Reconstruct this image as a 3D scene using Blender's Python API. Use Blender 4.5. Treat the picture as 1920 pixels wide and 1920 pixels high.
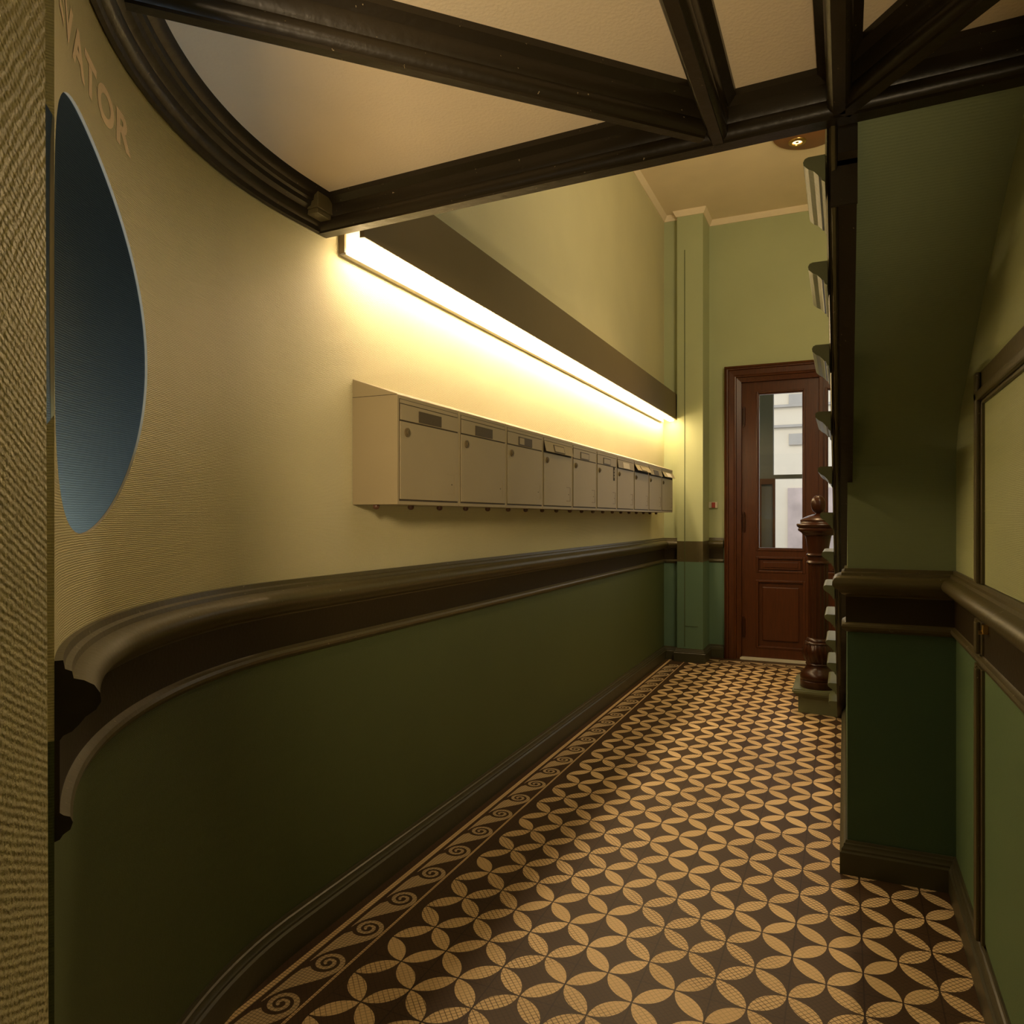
import bpy, bmesh, math, random
from mathutils import Vector, Matrix
random.seed(7)
PI = math.pi
for o in list(bpy.data.objects): bpy.data.objects.remove(o)
S = bpy.context.scene
COL = S.collection

# ------------------------------------------------------------------ camera, world, lights, exposure
cam_d = bpy.data.cameras.new('camera'); cam = bpy.data.objects.new('camera', cam_d); COL.objects.link(cam)
cam.location = (0, 0, 1.361); cam.rotation_euler = (PI/2, 0, 0.4085)
cam_d.sensor_width = 36; cam_d.lens = 36*1340/1920
cam_d.shift_x = -42.5/1920; cam_d.shift_y = 11/1920; cam_d.clip_start = 0.02
S.camera = cam
w = bpy.data.worlds.new('world'); S.world = w; w.use_nodes = True
w.node_tree.nodes['Background'].inputs[0].default_value = (.55, .6, .7, 1)
w.node_tree.nodes['Background'].inputs[1].default_value = 0.6
S.view_settings.view_transform = 'Standard'; S.view_settings.look = 'None'
S.view_settings.gamma = 1; S.view_settings.use_curve_mapping = False
S.view_settings.exposure = 1.2
TUBE_STRENGTH = 28.0
def area(name, loc, aim, size, size_y, power, color, spread=PI):
    l = bpy.data.lights.new(name, 'AREA'); l.shape = 'RECTANGLE'; l.size = size; l.size_y = size_y
    l.energy = power; l.color = color; l.spread = spread
    o = bpy.data.objects.new(name, l); COL.objects.link(o); o.location = loc
    o.rotation_euler = (Vector(aim)-Vector(loc)).to_track_quat('-Z', 'Y').to_euler(); return o
area('street_daylight', (-1.2, 9.6, 4.6), (-.9, 15, 2.2), 4, 3, 80, (1, .92, .78))
area('doorway_daylight', (-.45, 7.9, 1.7), (-.45, 3, .6), 1.0, 1.6, 2.5, (.95, .95, 1.0))
area('rear_low_fill', (.2, -.9, .35), (-1.18, 1.50, 2.4), .35, .35, 3.0, (1, .76, .46), .98)  # unseen uplight, added to brighten the left ceiling panel
area('rear_wall_fill', (.12, -.7, 2.05), (-1.45, 1.35, 1.62), .35, .35, 3.3, (1, .74, .44), .85)  # added fill behind the camera for the curved wall; no lamp there
pn = bpy.data.lights.new('shaft_light', 'POINT'); pn.energy = 4.2; pn.color = (.62, .80, 1.0); pn.shadow_soft_size = .035
pno = bpy.data.objects.new('shaft_light', pn); COL.objects.link(pno); pno.location = (-1.315, .80, 1.10)
area('stair_hall_fill', (.6, 3.7, 3.3), (-.9, 7.0, 3.5), 1.0, 1.0, 15, (1, .78, .46))  # added fill for far wall and hall ceiling; no window there

# ------------------------------------------------------------------ node expression helper
class N:
    def __init__(s, mat): s.t = mat.node_tree; s.n = s.t.nodes; s.l = s.t.links
    def node(s, kind, **kw):
        n = s.n.new(kind)
        for k, v in kw.items(): setattr(n, k, v)
        return n
    def put(s, sock, v):
        if isinstance(v, E_): s.l.new(v.s, sock)
        elif hasattr(v, 'is_output'): s.l.new(v, sock)
        else: sock.default_value = v
    def math(s, op, a, b=None, clamp=False):
        n = s.node('ShaderNodeMath', operation=op); n.use_clamp = clamp
        s.put(n.inputs[0], a)
        if b is not None: s.put(n.inputs[1], b)
        return E_(s, n.outputs[0])
    def mix(s, f, a, b):
        n = s.node('ShaderNodeMix', data_type='RGBA'); s.put(n.inputs[0], f)
        for i, v in ((6, a), (7, b)):
            if isinstance(v, tuple): n.inputs[i].default_value = (*v, 1)
            else: s.put(n.inputs[i], v)
        return n.outputs[2]
class E_:
    def __init__(s, N_, sock): s.N = N_; s.s = sock
    def __add__(a, b): return a.N.math('ADD', a, b)
    def __sub__(a, b): return a.N.math('SUBTRACT', a, b)
    def __mul__(a, b): return a.N.math('MULTIPLY', a, b)
    def __truediv__(a, b): return a.N.math('DIVIDE', a, b)
    def fr(a): return a.N.math('FRACT', a)
    def ab(a): return a.N.math('ABSOLUTE', a)
    def lt(a, b): return a.N.math('LESS_THAN', a, b)
    def gt(a, b): return a.N.math('GREATER_THAN', a, b)
    def mx(a, b): return a.N.math('MAXIMUM', a, b)
    def mn(a, b): return a.N.math('MINIMUM', a, b)
def newmat(name):
    m = bpy.data.materials.new(name); m.use_nodes = True
    return m, N(m), m.node_tree.nodes['Principled BSDF']
def noise(x, scale, detail=3, vec=None, rough=.5):
    n = x.node('ShaderNodeTexNoise'); n.inputs['Scale'].default_value = scale
    n.inputs['Detail'].default_value = detail; n.inputs['Roughness'].default_value = rough
    if vec is None: vec = x.node('ShaderNodeTexCoord').outputs['Object']
    x.l.new(vec, n.inputs['Vector']); return E_(x, n.outputs[0])
def bump(x, p, h, strength, dist=.002, prev=None):
    b = x.node('ShaderNodeBump'); b.inputs['Strength'].default_value = strength; b.inputs['Distance'].default_value = dist
    x.put(b.inputs['Height'], h)
    if prev: x.l.new(prev, b.inputs['Normal'])
    x.l.new(b.outputs[0], p.inputs['Normal']); return b.outputs[0]
def paint(name, c, rough=.6, mott=.12, bs=.3, bscale=160, chips=None, metallic=0, spec=.5):
    m, x, p = newmat(name)
    f = noise(x, 3.5, 4)
    a = tuple(v*(1-mott) for v in c); b = tuple(min(1, v*(1+mott)) for v in c)
    colr = x.mix(f, a, b)
    if chips:
        k = noise(x, 55, 4, rough=.7).gt(chips[1]); colr = x.mix(k, colr, chips[0])
    x.l.new(colr, p.inputs['Base Color'])
    p.inputs['Roughness'].default_value = rough; p.inputs['Metallic'].default_value = metallic
    p.inputs['Specular IOR Level'].default_value = spec
    if bs: bump(x, p, noise(x, bscale, 3), bs)
    return m
def woven(name, c, rib=70., strength=.5, coarse=False, grain=1.0, mott=.1):
    """painted rib-woven wallpaper: fine horizontal ribs broken by noise"""
    m, x, p = newmat(name)
    tc = x.node('ShaderNodeTexCoord').outputs['Object']
    f = noise(x, 2.2, 5, tc)
    x.l.new(x.mix(f, tuple(v*(1-mott) for v in c), tuple(v*(1+mott) for v in c)), p.inputs['Base Color'])
    p.inputs['Roughness'].default_value = .55; p.inputs['Specular IOR Level'].default_value = .35
    if coarse:
        mpg = x.node('ShaderNodeMapping'); mpg.inputs['Rotation'].default_value = (.55, 0, 0); x.l.new(tc, mpg.inputs[0]); tc = mpg.outputs[0]
    wv = x.node('ShaderNodeTexWave', wave_type='BANDS', bands_direction='Z', wave_profile='SIN')
    wv.inputs['Scale'].default_value = rib; wv.inputs['Distortion'].default_value = 2.2
    wv.inputs['Detail'].default_value = 2; wv.inputs['Detail Scale'].default_value = 1.2
    x.l.new(tc, wv.inputs['Vector'])
    h = E_(x, wv.outputs['Fac'])
    if coarse:
        w2 = x.node('ShaderNodeTexWave', wave_type='BANDS', bands_direction='Y', wave_profile='SIN')
        w2.inputs['Scale'].default_value = rib*.8; w2.inputs['Distortion'].default_value = 3
        x.l.new(tc, w2.inputs['Vector']); h = h*.5 + E_(x, w2.outputs['Fac'])*.6
    h = h*.6 + noise(x, 260, 2, tc)*(.9*grain) + noise(x, 45, 3, tc)*(.6*grain)
    bump(x, p, h, strength, .0016 if not coarse else .003)
    return m

PALE = (.60, .55, .32); DADO = (.080, .100, .034); OLIVE = (.088, .070, .028)
M = {}
M['wall'] = woven('pale_green_wallpaper', PALE, 75, .7)
M['dado'] = woven('dark_green_wallpaper', DADO, 75, .45)
M['wall_far'] = woven('pale_green_plaster', (.40, .43, .235), 75, .25)
M['dado_far'] = woven('teal_green_plaster', (.13, .215, .135), 75, .3)
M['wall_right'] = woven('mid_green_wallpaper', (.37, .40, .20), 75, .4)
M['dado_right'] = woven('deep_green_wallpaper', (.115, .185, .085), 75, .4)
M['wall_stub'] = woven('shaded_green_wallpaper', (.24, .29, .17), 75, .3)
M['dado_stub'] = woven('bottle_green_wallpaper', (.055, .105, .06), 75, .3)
M['wall_near'] = woven('coarse_woven_wallpaper', (.55, .50, .30), 50, .9, True)
M['niche'] = woven('grey_wallpaper', (.26, .27, .25), 60, .25)
M['olive'] = paint('olive_gloss_paint', OLIVE, .38, .15, .35, 60, ((.30, .26, .16), .68))
M['olive_dark'] = paint('dark_brown_paint', (.035, .026, .013), .38, .2, .35, 50, ((.25, .2, .12), .76))
M['beam'] = paint('dark_stained_beam_paint', (.017, .012, .005), .36, .2, .5, 45, ((.30, .24, .14), .70), spec=.4)
M['frieze'] = paint('brown_frieze_paint', (.030, .020, .007), .5, .15, .4, 90, spec=.25)
M['baseboard'] = paint('dark_olive_skirting_paint', (.062, .056, .028), .4, .15, .3, 60)
M['plaster'] = paint('cream_ceiling_plaster', (.80, .66, .45), .8, .08, .6, 120)
M['rim'] = paint('pale_cut_edge', (.75, .62, .42), .7, .1, 0)
M['lamp_paint'] = paint('brown_fixture_paint', (.13, .095, .042), .5, .1, .2, 90)
M['lamp_white'] = paint('white_fixture_paint', (.34, .31, .25), .5, .04, .2, 90)
M['metal_box'] = paint('beige_grey_metal', (.30, .245, .14), .45, .1, .08, 200)
M['metal_dark'] = paint('dark_seam', (.05, .035, .02), .6, .1, 0)
M['plate_dark'] = paint('dark_name_plate', (.06, .042, .02), .5, .2, .2, 200)
M['plate_light'] = paint('pale_paper_label', (.62, .56, .46), .6, .05, 0)
M['slot_dark'] = paint('dark_slot', (.02, .015, .01), .8, .1, 0)
M['brass'] = paint('aged_brass', (.55, .36, .12), .3, .15, .1, 120, metallic=1)
M['knob'] = paint('brown_bakelite', (.10, .045, .025), .35, .1, 0)
M['red'] = paint('red_plastic', (.35, .04, .02), .4, .1, 0)
M['white'] = paint('off_white_plastic', (.6, .55, .42), .4, .05, 0)
M['letter'] = paint('dusty_pink_paint', (.95, .77, .56), .6, .05, .3, 200)
M['plate_brown'] = paint('copper_brown_plate', (.22, .085, .028), .4, .1, .05, 90)
M['stair_green'] = paint('grey_green_stair_paint', (.125, .135, .068), .4, .12, .3, 70, ((.4, .36, .25), .76))
M['stair_pale'] = paint('lit_tread_end_paint', (.30, .28, .17), .4, .12, .3, 70)  # paler copy of the stair paint, lamplight put into its colour; unused
M['step_dark'] = paint('shaded_step_end_paint', (.035, .035, .018), .4, .12, .3, 70)  # darker copy of the stair paint, shade put into its colour; unused
M['facade'] = paint('cream_facade', (.80, .72, .58), .8, .05, .2, 10)
M['facade_grey'] = paint('grey_facade', (.45, .42, .38), .8, .15, .2, 10)
M['shop'] = paint('faded_shop_wall', (.55, .45, .42), .8, .4, .2, 10)
def wood(name, c1, c2, rough=.35):
    m, x, p = newmat(name)
    tc = x.node('ShaderNodeTexCoord').outputs['Object']
    mp = x.node('ShaderNodeMapping'); mp.inputs['Scale'].default_value = (22, 22, 1.6); x.l.new(tc, mp.inputs[0])
    f = noise(x, 3.0, 5, mp.outputs[0], .6)
    x.l.new(x.mix(f, c1, c2), p.inputs['Base Color']); p.inputs['Roughness'].default_value = rough; p.inputs['Specular IOR Level'].default_value = .35
    bump(x, p, f, .25, .002); return m
M['mahogany'] = wood('mahogany', (.030, .007, .0015), (.110, .031, .006))
M['mahogany_dark'] = wood('dark_mahogany', (.016, .005, .002), (.062, .018, .005), .3)
def emit(name, c, s):
    m, x, p = newmat(name); p.inputs['Base Color'].default_value = (*c, 1)
    p.inputs['Emission Color'].default_value = (*c, 1); p.inputs['Emission Strength'].default_value = s; return m
M['tube'] = emit('warm_fluorescent_tube', (1.0, .74, .43), TUBE_STRENGTH)
M['bulb'] = emit('warm_bulb', (1.0, .7, .35), 1.2)
def glass(name):
    m = bpy.data.materials.new(name); m.use_nodes = True; x = N(m); m.node_tree.nodes.clear()
    o = x.node('ShaderNodeOutputMaterial'); t = x.node('ShaderNodeBsdfTransparent'); g = x.node('ShaderNodeBsdfGlossy')
    g.inputs['Roughness'].default_value = .03; t.inputs[0].default_value = (.95, .96, .95, 1)
    fr = x.node('ShaderNodeFresnel'); fr.inputs[0].default_value = 1.45
    mx = x.node('ShaderNodeMixShader'); x.l.new(fr.outputs[0], mx.inputs[0]); x.l.new(t.outputs[0], mx.inputs[1]); x.l.new(g.outputs[0], mx.inputs[2])
    x.l.new(mx.outputs[0], o.inputs[0]); return m
M['glass'] = glass('clear_glass')

# floor tile material, pattern in world metres (tile 0.2 m, origin at a tile corner)
TX, TY = -.9475, 2.0500
TD, TL = (.060, .034, .017), (.60, .455, .255)
def tess(x, X, Y):   # thin mosaic joints on a grid turned by 45 degrees
    a = ((X+Y)*(1/.0205)).fr(); b = ((Y-X)*(1/.0175)).fr()
    return a.lt(.15).mx(b.lt(.15))
def floor_mat():
    m, x, p = newmat('cement_tiles')
    tc = x.node('ShaderNodeTexCoord').outputs['Object']
    sp = x.node('ShaderNodeSeparateXYZ'); x.l.new(tc, sp.inputs[0])
    X, Y = E_(x, sp.outputs[0]), E_(x, sp.outputs[1])
    u = (X-TX)*5.0; v = (Y-TY)*5.0
    a = (u+v-.5+200).fr()-.5; b = (v-u-.5+200).fr()-.5
    aa, bb = a.ab(), b.ab(); mx = aa.mx(bb); mn = aa.mn(bb)
    q = x.math('POWER', x.math('SUBTRACT', 1.0, mx), 2.0) + mn*mn
    petal = q.lt(.690**2)
    # field limits
    inside = X.gt(-1.3478).mx(0.0) * Y.lt(6.83)
    petal = petal * inside
    line = ((X+1.386).ab().lt(.0045)) .mx((X+1.531).ab().lt(.0105)).mx((Y-6.86).ab().lt(.0045) * X.gt(-1.386))
    light = petal.mx(line * 1.0)
    joints = tess(x, X, Y)
    wear = noise(x, 2.3, 3, tc)
    jf = (wear-.36)*5.5
    jn = x.math('MAXIMUM', x.math('MINIMUM', jf, 1.0), .3)
    linej = ((X*(1/.0105)).fr().lt(.14)).mx((Y*(1/.011)).fr().lt(.16)) * line
    jl = joints*petal*jn*.95 + linej*.9
    groove = ((u+200.5).fr()-.5).ab().lt(.010).mx(((v+200.5).fr()-.5).ab().lt(.008)) * inside
    stain = noise(x, 5, 5, tc)
    tile_id = x.node('ShaderNodeTexWhiteNoise', noise_dimensions='2D')
    cb = x.node('ShaderNodeCombineXYZ'); x.put(cb.inputs[0], x.math('FLOOR', u)); x.put(cb.inputs[1], x.math('FLOOR', v)); x.l.new(cb.outputs[0], tile_id.inputs[0])
    rnd = E_(x, tile_id.outputs[0])
    cd = x.mix(stain, (.045, .023, .010), (.088, .050, .023)); cl = x.mix(rnd, (.66, .47, .24), (.78, .57, .31))
    cd = x.mix(joints*.5, cd, (.030, .015, .007))
    col = x.mix(light, cd, cl)
    col = x.mix(jl, col, (.09, .05, .02))
    col = x.mix(groove*.8, col, (.028, .014, .008))
    x.l.new(col, p.inputs['Base Color'])
    p.inputs['Roughness'].default_value = .5; p.inputs['Specular IOR Level'].default_value = .28
    hgt = x.math('SUBTRACT', noise(x, 30, 3, tc)*.25, groove)
    bump(x, p, hgt, .35, .0015)
    return m
M['floor'] = floor_mat()
def curl_mat():
    m, x, p = newmat('mosaic_scroll')
    tc = x.node('ShaderNodeTexCoord').outputs['Object']
    sp = x.node('ShaderNodeSeparateXYZ'); x.l.new(tc, sp.inputs[0])
    X, Y = E_(x, sp.outputs[0]), E_(x, sp.outputs[1])
    j = (((X*(1/.0115)).fr().lt(.13))).mx((Y*(1/.0105)).fr().lt(.14))
    x.l.new(x.mix(j*.9, (.58, .43, .24), (.07, .04, .018)), p.inputs['Base Color']); p.inputs['Roughness'].default_value = .45
    return m
M['curl'] = curl_mat()

# ------------------------------------------------------------------ mesh helpers
def link(name, verts, faces, mats, parent=None, smooth=False, fm=None, loc=None):
    me = bpy.data.meshes.new(name); me.from_pydata([tuple(v) for v in verts], [], faces)
    for m in (mats if isinstance(mats, (list, tuple)) else [mats]): me.materials.append(m)
    bm = bmesh.new(); bm.from_mesh(me); bmesh.ops.recalc_face_normals(bm, faces=bm.faces); bm.to_mesh(me); bm.free()
    if fm:
        for f, i in zip(me.polygons, fm): f.material_index = i
    if smooth:
        for f in me.polygons: f.use_smooth = True
        if hasattr(me, 'set_sharp_from_angle'): me.set_sharp_from_angle(angle=math.radians(38))
    o = bpy.data.objects.new(name, me); COL.objects.link(o)
    if parent: o.parent = parent
    if loc: o.location = loc
    return o
class MB:
    def __init__(s): s.v = []; s.f = []; s.m = []
    def add(s, v, f, mi=0):
        k = len(s.v); s.v += [tuple(q) for q in v]; s.f += [tuple(i+k for i in q) for q in f]; s.m += [mi]*len(f); return s
    def box(s, a, b, mi=0, bev=0):
        x0, y0, z0 = (min(a[i], b[i]) for i in range(3)); x1, y1, z1 = (max(a[i], b[i]) for i in range(3))
        v = [(x0,y0,z0),(x1,y0,z0),(x1,y1,z0),(x0,y1,z0),(x0,y0,z1),(x1,y0,z1),(x1,y1,z1),(x0,y1,z1)]
        f = [(0,3,2,1),(4,5,6,7),(0,1,5,4),(1,2,6,5),(2,3,7,6),(3,0,4,7)]
        if bev:
            bm = bmesh.new(); vs = [bm.verts.new(q) for q in v]; [bm.faces.new([vs[i] for i in q]) for q in f]
            bmesh.ops.bevel(bm, geom=bm.edges[:], offset=bev, segments=2, affect='EDGES', profile=.6)
            bm.verts.index_update(); v = [tuple(q.co) for q in bm.verts]; f = [tuple(q.index for q in g.verts) for g in bm.faces]; bm.free()
        return s.add(v, f, mi)
    def lathe(s, prof, c, seg=32, mi=0, flute=None):
        v = []; n = len(prof)
        for k in range(seg):
            t = 2*PI*k/seg
            for r, z in prof:
                rr = r
                if flute: rr = flute(r, z, t)
                v.append((c[0]+rr*math.cos(t), c[1]+rr*math.sin(t), c[2]+z))
        f = [(k*n+i, ((k+1) % seg)*n+i, ((k+1) % seg)*n+i+1, k*n+i+1) for k in range(seg) for i in range(n-1)]
        if prof[0][0] > 1e-6: f.append(tuple(k*n for k in range(seg))[::-1])
        if prof[-1][0] > 1e-6: f.append(tuple(k*n+n-1 for k in range(seg)))
        return s.add(v, f, mi)
    def prism(s, poly, axis, a, b, mi=0):
        """poly of 2-D points extruded along axis from a to b"""
        def P(p, t): return {'x': (t, p[0], p[1]), 'y': (p[0], t, p[1]), 'z': (p[0], p[1], t)}[axis]
        n = len(poly); v = [P(p, a) for p in poly]+[P(p, b) for p in poly]
        f = [(i, (i+1) % n, n+(i+1) % n, n+i) for i in range(n)]+[tuple(range(n))[::-1], tuple(range(n, 2*n))]
        return s.add(v, f, mi)
    def build(s, name, mats, parent=None, smooth=False): return link(name, s.v, s.f, mats, parent, smooth, s.m)
def cyl(mb, p, q, r, seg=16, mi=0):
    p, q = Vector(p), Vector(q); d = (q-p).normalized(); R = d.to_track_quat('Z', 'Y').to_matrix(); v = []
    for e in (p, q):
        for k in range(seg): v.append(e+R@Vector((r*math.cos(2*PI*k/seg), r*math.sin(2*PI*k/seg), 0)))
    f = [(k, (k+1) % seg, seg+(k+1) % seg, seg+k) for k in range(seg)]+[tuple(range(seg))[::-1], tuple(range(seg, 2*seg))]
    return mb.add(v, f, mi)
def sweep(mb, path, prof, mats_of=None, cap=True, mi=0):
    """path: plan points; prof: (distance to the right of travel, z), closed; mitred corners"""
    n = len(path); m = len(prof); v = []
    for i, p in enumerate(path):
        p = Vector(p)
        d0 = (p-Vector(path[i-1])).normalized() if i else None
        d1 = (Vector(path[i+1])-p).normalized() if i < n-1 else None
        if d0 is None: d0 = d1
        if d1 is None: d1 = d0
        n0 = Vector((d0.y, -d0.x)); n1 = Vector((d1.y, -d1.x)); nn = (n0+n1).normalized(); k = 1/max(.3, nn.dot(n1))
        for d, z in prof: q = p+nn*(d*k); v.append((q.x, q.y, z))
    f = []; ms = []
    for i in range(n-1):
        for j in range(m):
            f.append((i*m+j, i*m+(j+1) % m, (i+1)*m+(j+1) % m, (i+1)*m+j)); ms.append(mats_of[j] if mats_of else mi)
    if cap: f += [tuple(range(m)), tuple(range((n-1)*m, n*m))[::-1]]; ms += [mi if not mats_of else max(mats_of)]*2
    k = len(mb.v); mb.v += v; mb.f += [tuple(i+k for i in q) for q in f]; mb.m += ms
def struct(o, label=None):
    o['kind'] = 'structure'
    if label: o['label'] = label
    return o
def thing(name, label, cat, loc=(0, 0, 0), group=None):
    o = bpy.data.objects.new(name, None); COL.objects.link(o); o.location = loc; o.empty_display_size = .05
    o['label'] = label; o['category'] = cat
    if group: o['group'] = group
    return o
def tag(o, label, cat, group=None):
    o['label'] = label; o['category'] = cat
    if group: o['group'] = group
    return o

# ------------------------------------------------------------------ plan constants
CX, CY, R = -.24, 1.77, 1.36          # centre and radius of the curved wall, which is also the winding stair's centre
XL, XR, YF = -1.60, .375, 7.12
ZS, ZB, ZH = 2.41, 2.30, 4.27         # stair soffit plaster, underside of its beams, hall ceiling
DZ = 1.06                             # change from dado to upper wall (under the chair rail)
AEND = 57.2
def arc(deg, r=R): t = math.radians(deg); return (CX-r*math.cos(t), CY-r*math.sin(t))
ARC = [arc(AEND-AEND*i/44) for i in range(45)]
LEFTPATH = ARC + [(XL, 2.6), (XL, 4.2), (XL, 6.85), (-1.40, 6.85)]

# ------------------------------------------------------------------ floor
mb = MB(); mb.add([(-2.2, -2, 0), (.95, -2, 0), (.95, 7.2, 0), (-2.2, 7.2, 0)], [(0, 1, 2, 3)])
def scroll(mb, T):
    """one running-scroll motif; local s along the border, t across it; T maps to plan"""
    z = .0007; c = .055
    outer = [(-.0, .111), (-.022, .110), (-.045, .103), (-.067, .090), (-.088, .073), (-.112, .052), (-.136, .032), (-.162, .015), (-.19, .004), (-.215, 0), (-.215, -.002)]
    top = [(-.19, -.003), (-.15, -.003), (-.10, -.003), (-.055, .002)]
    inner = []
    for i in range(13):
        ph = math.radians(228-(228-90)*i/12); r = .052-(.052-.039)*i/12
        inner.append((r*math.cos(ph), c+r*math.sin(ph)*(1 if ph < PI else .98)))
    poly = outer+top+inner
    k = len(mb.v); mb.add([(*T(*p), z) for p in poly], [tuple(range(len(poly)))], 1)
    # band spiral, from the bottom round the far side inwards
    pts = []; n = 40
    for i in range(n+1):
        f = i/n; ph = math.radians(90-f*620); ro = .0555-(.0555-.011)*f**.85; wd = .0165-.006*f
        ri = max(ro-wd, 0.0)
        for r in (ro, ri): pts.append((*T(r*math.cos(ph), c+r*math.sin(ph)), z))
    mb.add(pts, [(2*i, 2*i+1, 2*i+3, 2*i+2) for i in range(n)], 1)
for k in range(0, 28): 
    y = 1.155+.2*k
    if y < 6.75: scroll(mb, lambda s, t, y=y: (-1.503+t, y+s))
for k in range(0, 7): scroll(mb, lambda s, t, k=k: (-1.05+.2*k+s, 6.99-t))
fl = struct(mb.build('floor', [M['floor'], M['curl']]), 'brown and cream patterned cement tile floor')
# ------------------------------------------------------------------ left wall: straight part, curved part with round opening
mb = MB(); HC, HZ, HL, HRr, HV = 43.3, 1.701, 13.75, 15.3, .368
def P3(a, z, r=R): q = arc(a, r); return (q[0], q[1], z)
def grid(a0, a1, z0, z1, na, mi):
    v = []; 
    for i in range(na+1): a = a0+(a1-a0)*i/na; v += [P3(a, z0), P3(a, z1)]
    mb.add(v, [(2*i, 2*i+1, 2*i+3, 2*i+2) for i in range(na)], mi)
grid(0, AEND, 0, DZ, 40, 1); grid(0, 27, DZ, 2.45, 20, 0)
grid(27, AEND, DZ, 1.30, 24, 0); grid(27, AEND, 2.10, 2.45, 24, 0)
NR = 120; ring = []
def hole(t):
    c, s = math.cos(t), math.sin(t); return (HC+(HL if c > 0 else HRr)*c, HZ+HV*s)
def box_edge(t):
    c, s = math.cos(t), math.sin(t); k = 1e9
    hx = (AEND-HC) if c > 0 else (HC-27)
    sx = (hx/abs(c)) if abs(c) > 1e-9 else 1e9
    zz = (2.10-HZ) if s > 0 else (HZ-1.30); sc = HRr/HV
    sz = (zz/abs(s)) if abs(s) > 1e-9 else 1e9
    k = min(sx/HRr, sz/HV); return (HC+c*k*HRr, HZ+s*k*HV)
ang = sorted(set([2*PI*i/NR for i in range(NR)] + [math.atan2((z-HZ)/HV, (a-HC)/HRr) % (2*PI) for a in (27, AEND) for z in (1.30, 2.10)]))
v = []; L = 9
for t in ang:
    h, e = hole(t), box_edge(t)
    for j in range(L): f = j/(L-1); v.append(P3(h[0]+(e[0]-h[0])*f, h[1]+(e[1]-h[1])*f))
n = len(ang)
mb.add(v, [(i*L+j, i*L+j+1, ((i+1) % n)*L+j+1, ((i+1) % n)*L+j) for i in range(n) for j in range(L-1)], 0)
# cut edge of the opening, returning into the wall
v = []
for t in ang: h = hole(t); v += [P3(h[0], h[1]), P3(h[0], h[1], R+.005)]
mb.add(v, [(2*i, 2*i+1, 2*((i+1) % n)+1, 2*((i+1) % n)) for i in range(n)], 2)
v = []
for t in ang: h = hole(t); v += [P3(h[0], h[1], R+.005), P3(h[0], h[1], R+.006)]
mb.add(v, [(2*i, 2*i+1, 2*((i+1) % n)+1, 2*((i+1) % n)) for i in range(n)], 3)
# end face of the curved wall, above / below the opening and past it
a0, a1 = arc(AEND), arc(AEND, R+.16)
mb.add([(*a0, 0), (*a1, 0), (*a1, DZ), (*a0, DZ)], [(0, 1, 2, 3)], 1); am = arc(AEND, R+.05); mb.add([(*a0, DZ), (*a1, DZ), (*a1, 1.42), (*am, 1.42), (*a0, 1.50)], [(0, 1, 2, 3, 4)], 0); mb.add([(*a0, 1.90), (*am, 1.985), (*a1, 1.985), (*a1, 2.45), (*a0, 2.45)], [(0, 1, 2, 3, 4)], 0)
# straight part
Y0 = CY
mb.add([(XL, Y0, 0), (XL, 6.85, 0), (XL, 6.85, DZ), (XL, Y0, DZ)], [(0, 1, 2, 3)], 1)
mb.add([(XL, Y0, DZ), (XL, 6.85, DZ), (XL, 6.85, ZH+.1), (XL, Y0, ZH+.1)], [(0, 1, 2, 3)], 0)
wl = struct(mb.build('wall_left', [M['wall'], M['dado'], M['rim'], M['niche']], smooth=True), 'green woven-paper wall that curves round near the camera')
# alcove behind the round opening
mb = MB(); v = []
for i in range(31):
    a = 2+(80-2)*i/30; v += [P3(a, 0, R+.16), P3(a, 2.6, R+.16)]
mb.add(v, [(2*i, 2*i+1, 2*i+3, 2*i+2) for i in range(30)], 0)
q0, q1 = arc(2, R), arc(2, R+.16); mb.add([(*q0, 0), (*q1, 0), (*q1, 2.6), (*q0, 2.6)], [(0, 1, 2, 3)], 0)
struct(mb.build('wall_alcove', [M['niche']], smooth=True), 'grey recess seen through the round opening')
# near wall the camera passes, leaning very slightly; its far edge at the left of the picture
mb = MB(); e0, e1 = (-.631, .403), (-.6445, .4035)   # foot and head of the edge
path = [(0, 0), (.2, -.235), (.2, -1.9)]
for z0, z1 in ((0, 2.45),):
    A = [(e0[0]+x, e0[1]+y, z0) for x, y in path]; B = [(e1[0]+x*.9, e1[1]+y, z1) for x, y in path]
    mb.add(A+B, [(0, 1, 4, 3), (1, 2, 5, 4)], 0)
    A = [(e0[0], e0[1], z0), (e1[0], e1[1], z1), (-1.35, .26, z1), (-1.35, .26, z0)]; mb.add(A, [(0, 1, 2, 3)], 0)
struct(mb.build('wall_near_left', [M['wall_near']]), 'coarse woven wall edge at the far left')
# ------------------------------------------------------------------ far wall, pilaster, right parts
mb = MB()
def wall_quad(mb, p, q, z0, z1, mi): mb.add([(*p, z0), (*q, z0), (*q, z1), (*p, z1)], [(0, 1, 2, 3)], mi)
for (p, q) in (((XL, 6.85), (-1.455, 6.85)), ((-1.455, 6.85), (-1.455, YF)), ((-1.455, YF), (-1.02, YF))):
    wall_quad(mb, p, q, 0, DZ, 1); wall_quad(mb, p, q, DZ, ZH, 0)
wall_quad(mb, (-1.02, YF), (.95, YF), 2.75, ZH, 0)
wall_quad(mb, (.28, YF), (.95, YF), 0, 2.75, 0)
struct(mb.build('wall_far', [M['wall_far'], M['dado_far']]), 'pale green end wall around the wooden door')
mb = MB()
for z0, z1, mi in ((0, .945, 1), (.945, 1.14, 2), (1.14, ZH-.01, 0)):
    mb.box((-1.458, 6.78, z0), (-1.215, YF-.001, z1), mi)
mb.box((-1.388, 6.777, .14), (-1.382, 6.781, 3.9), 3)
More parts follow.
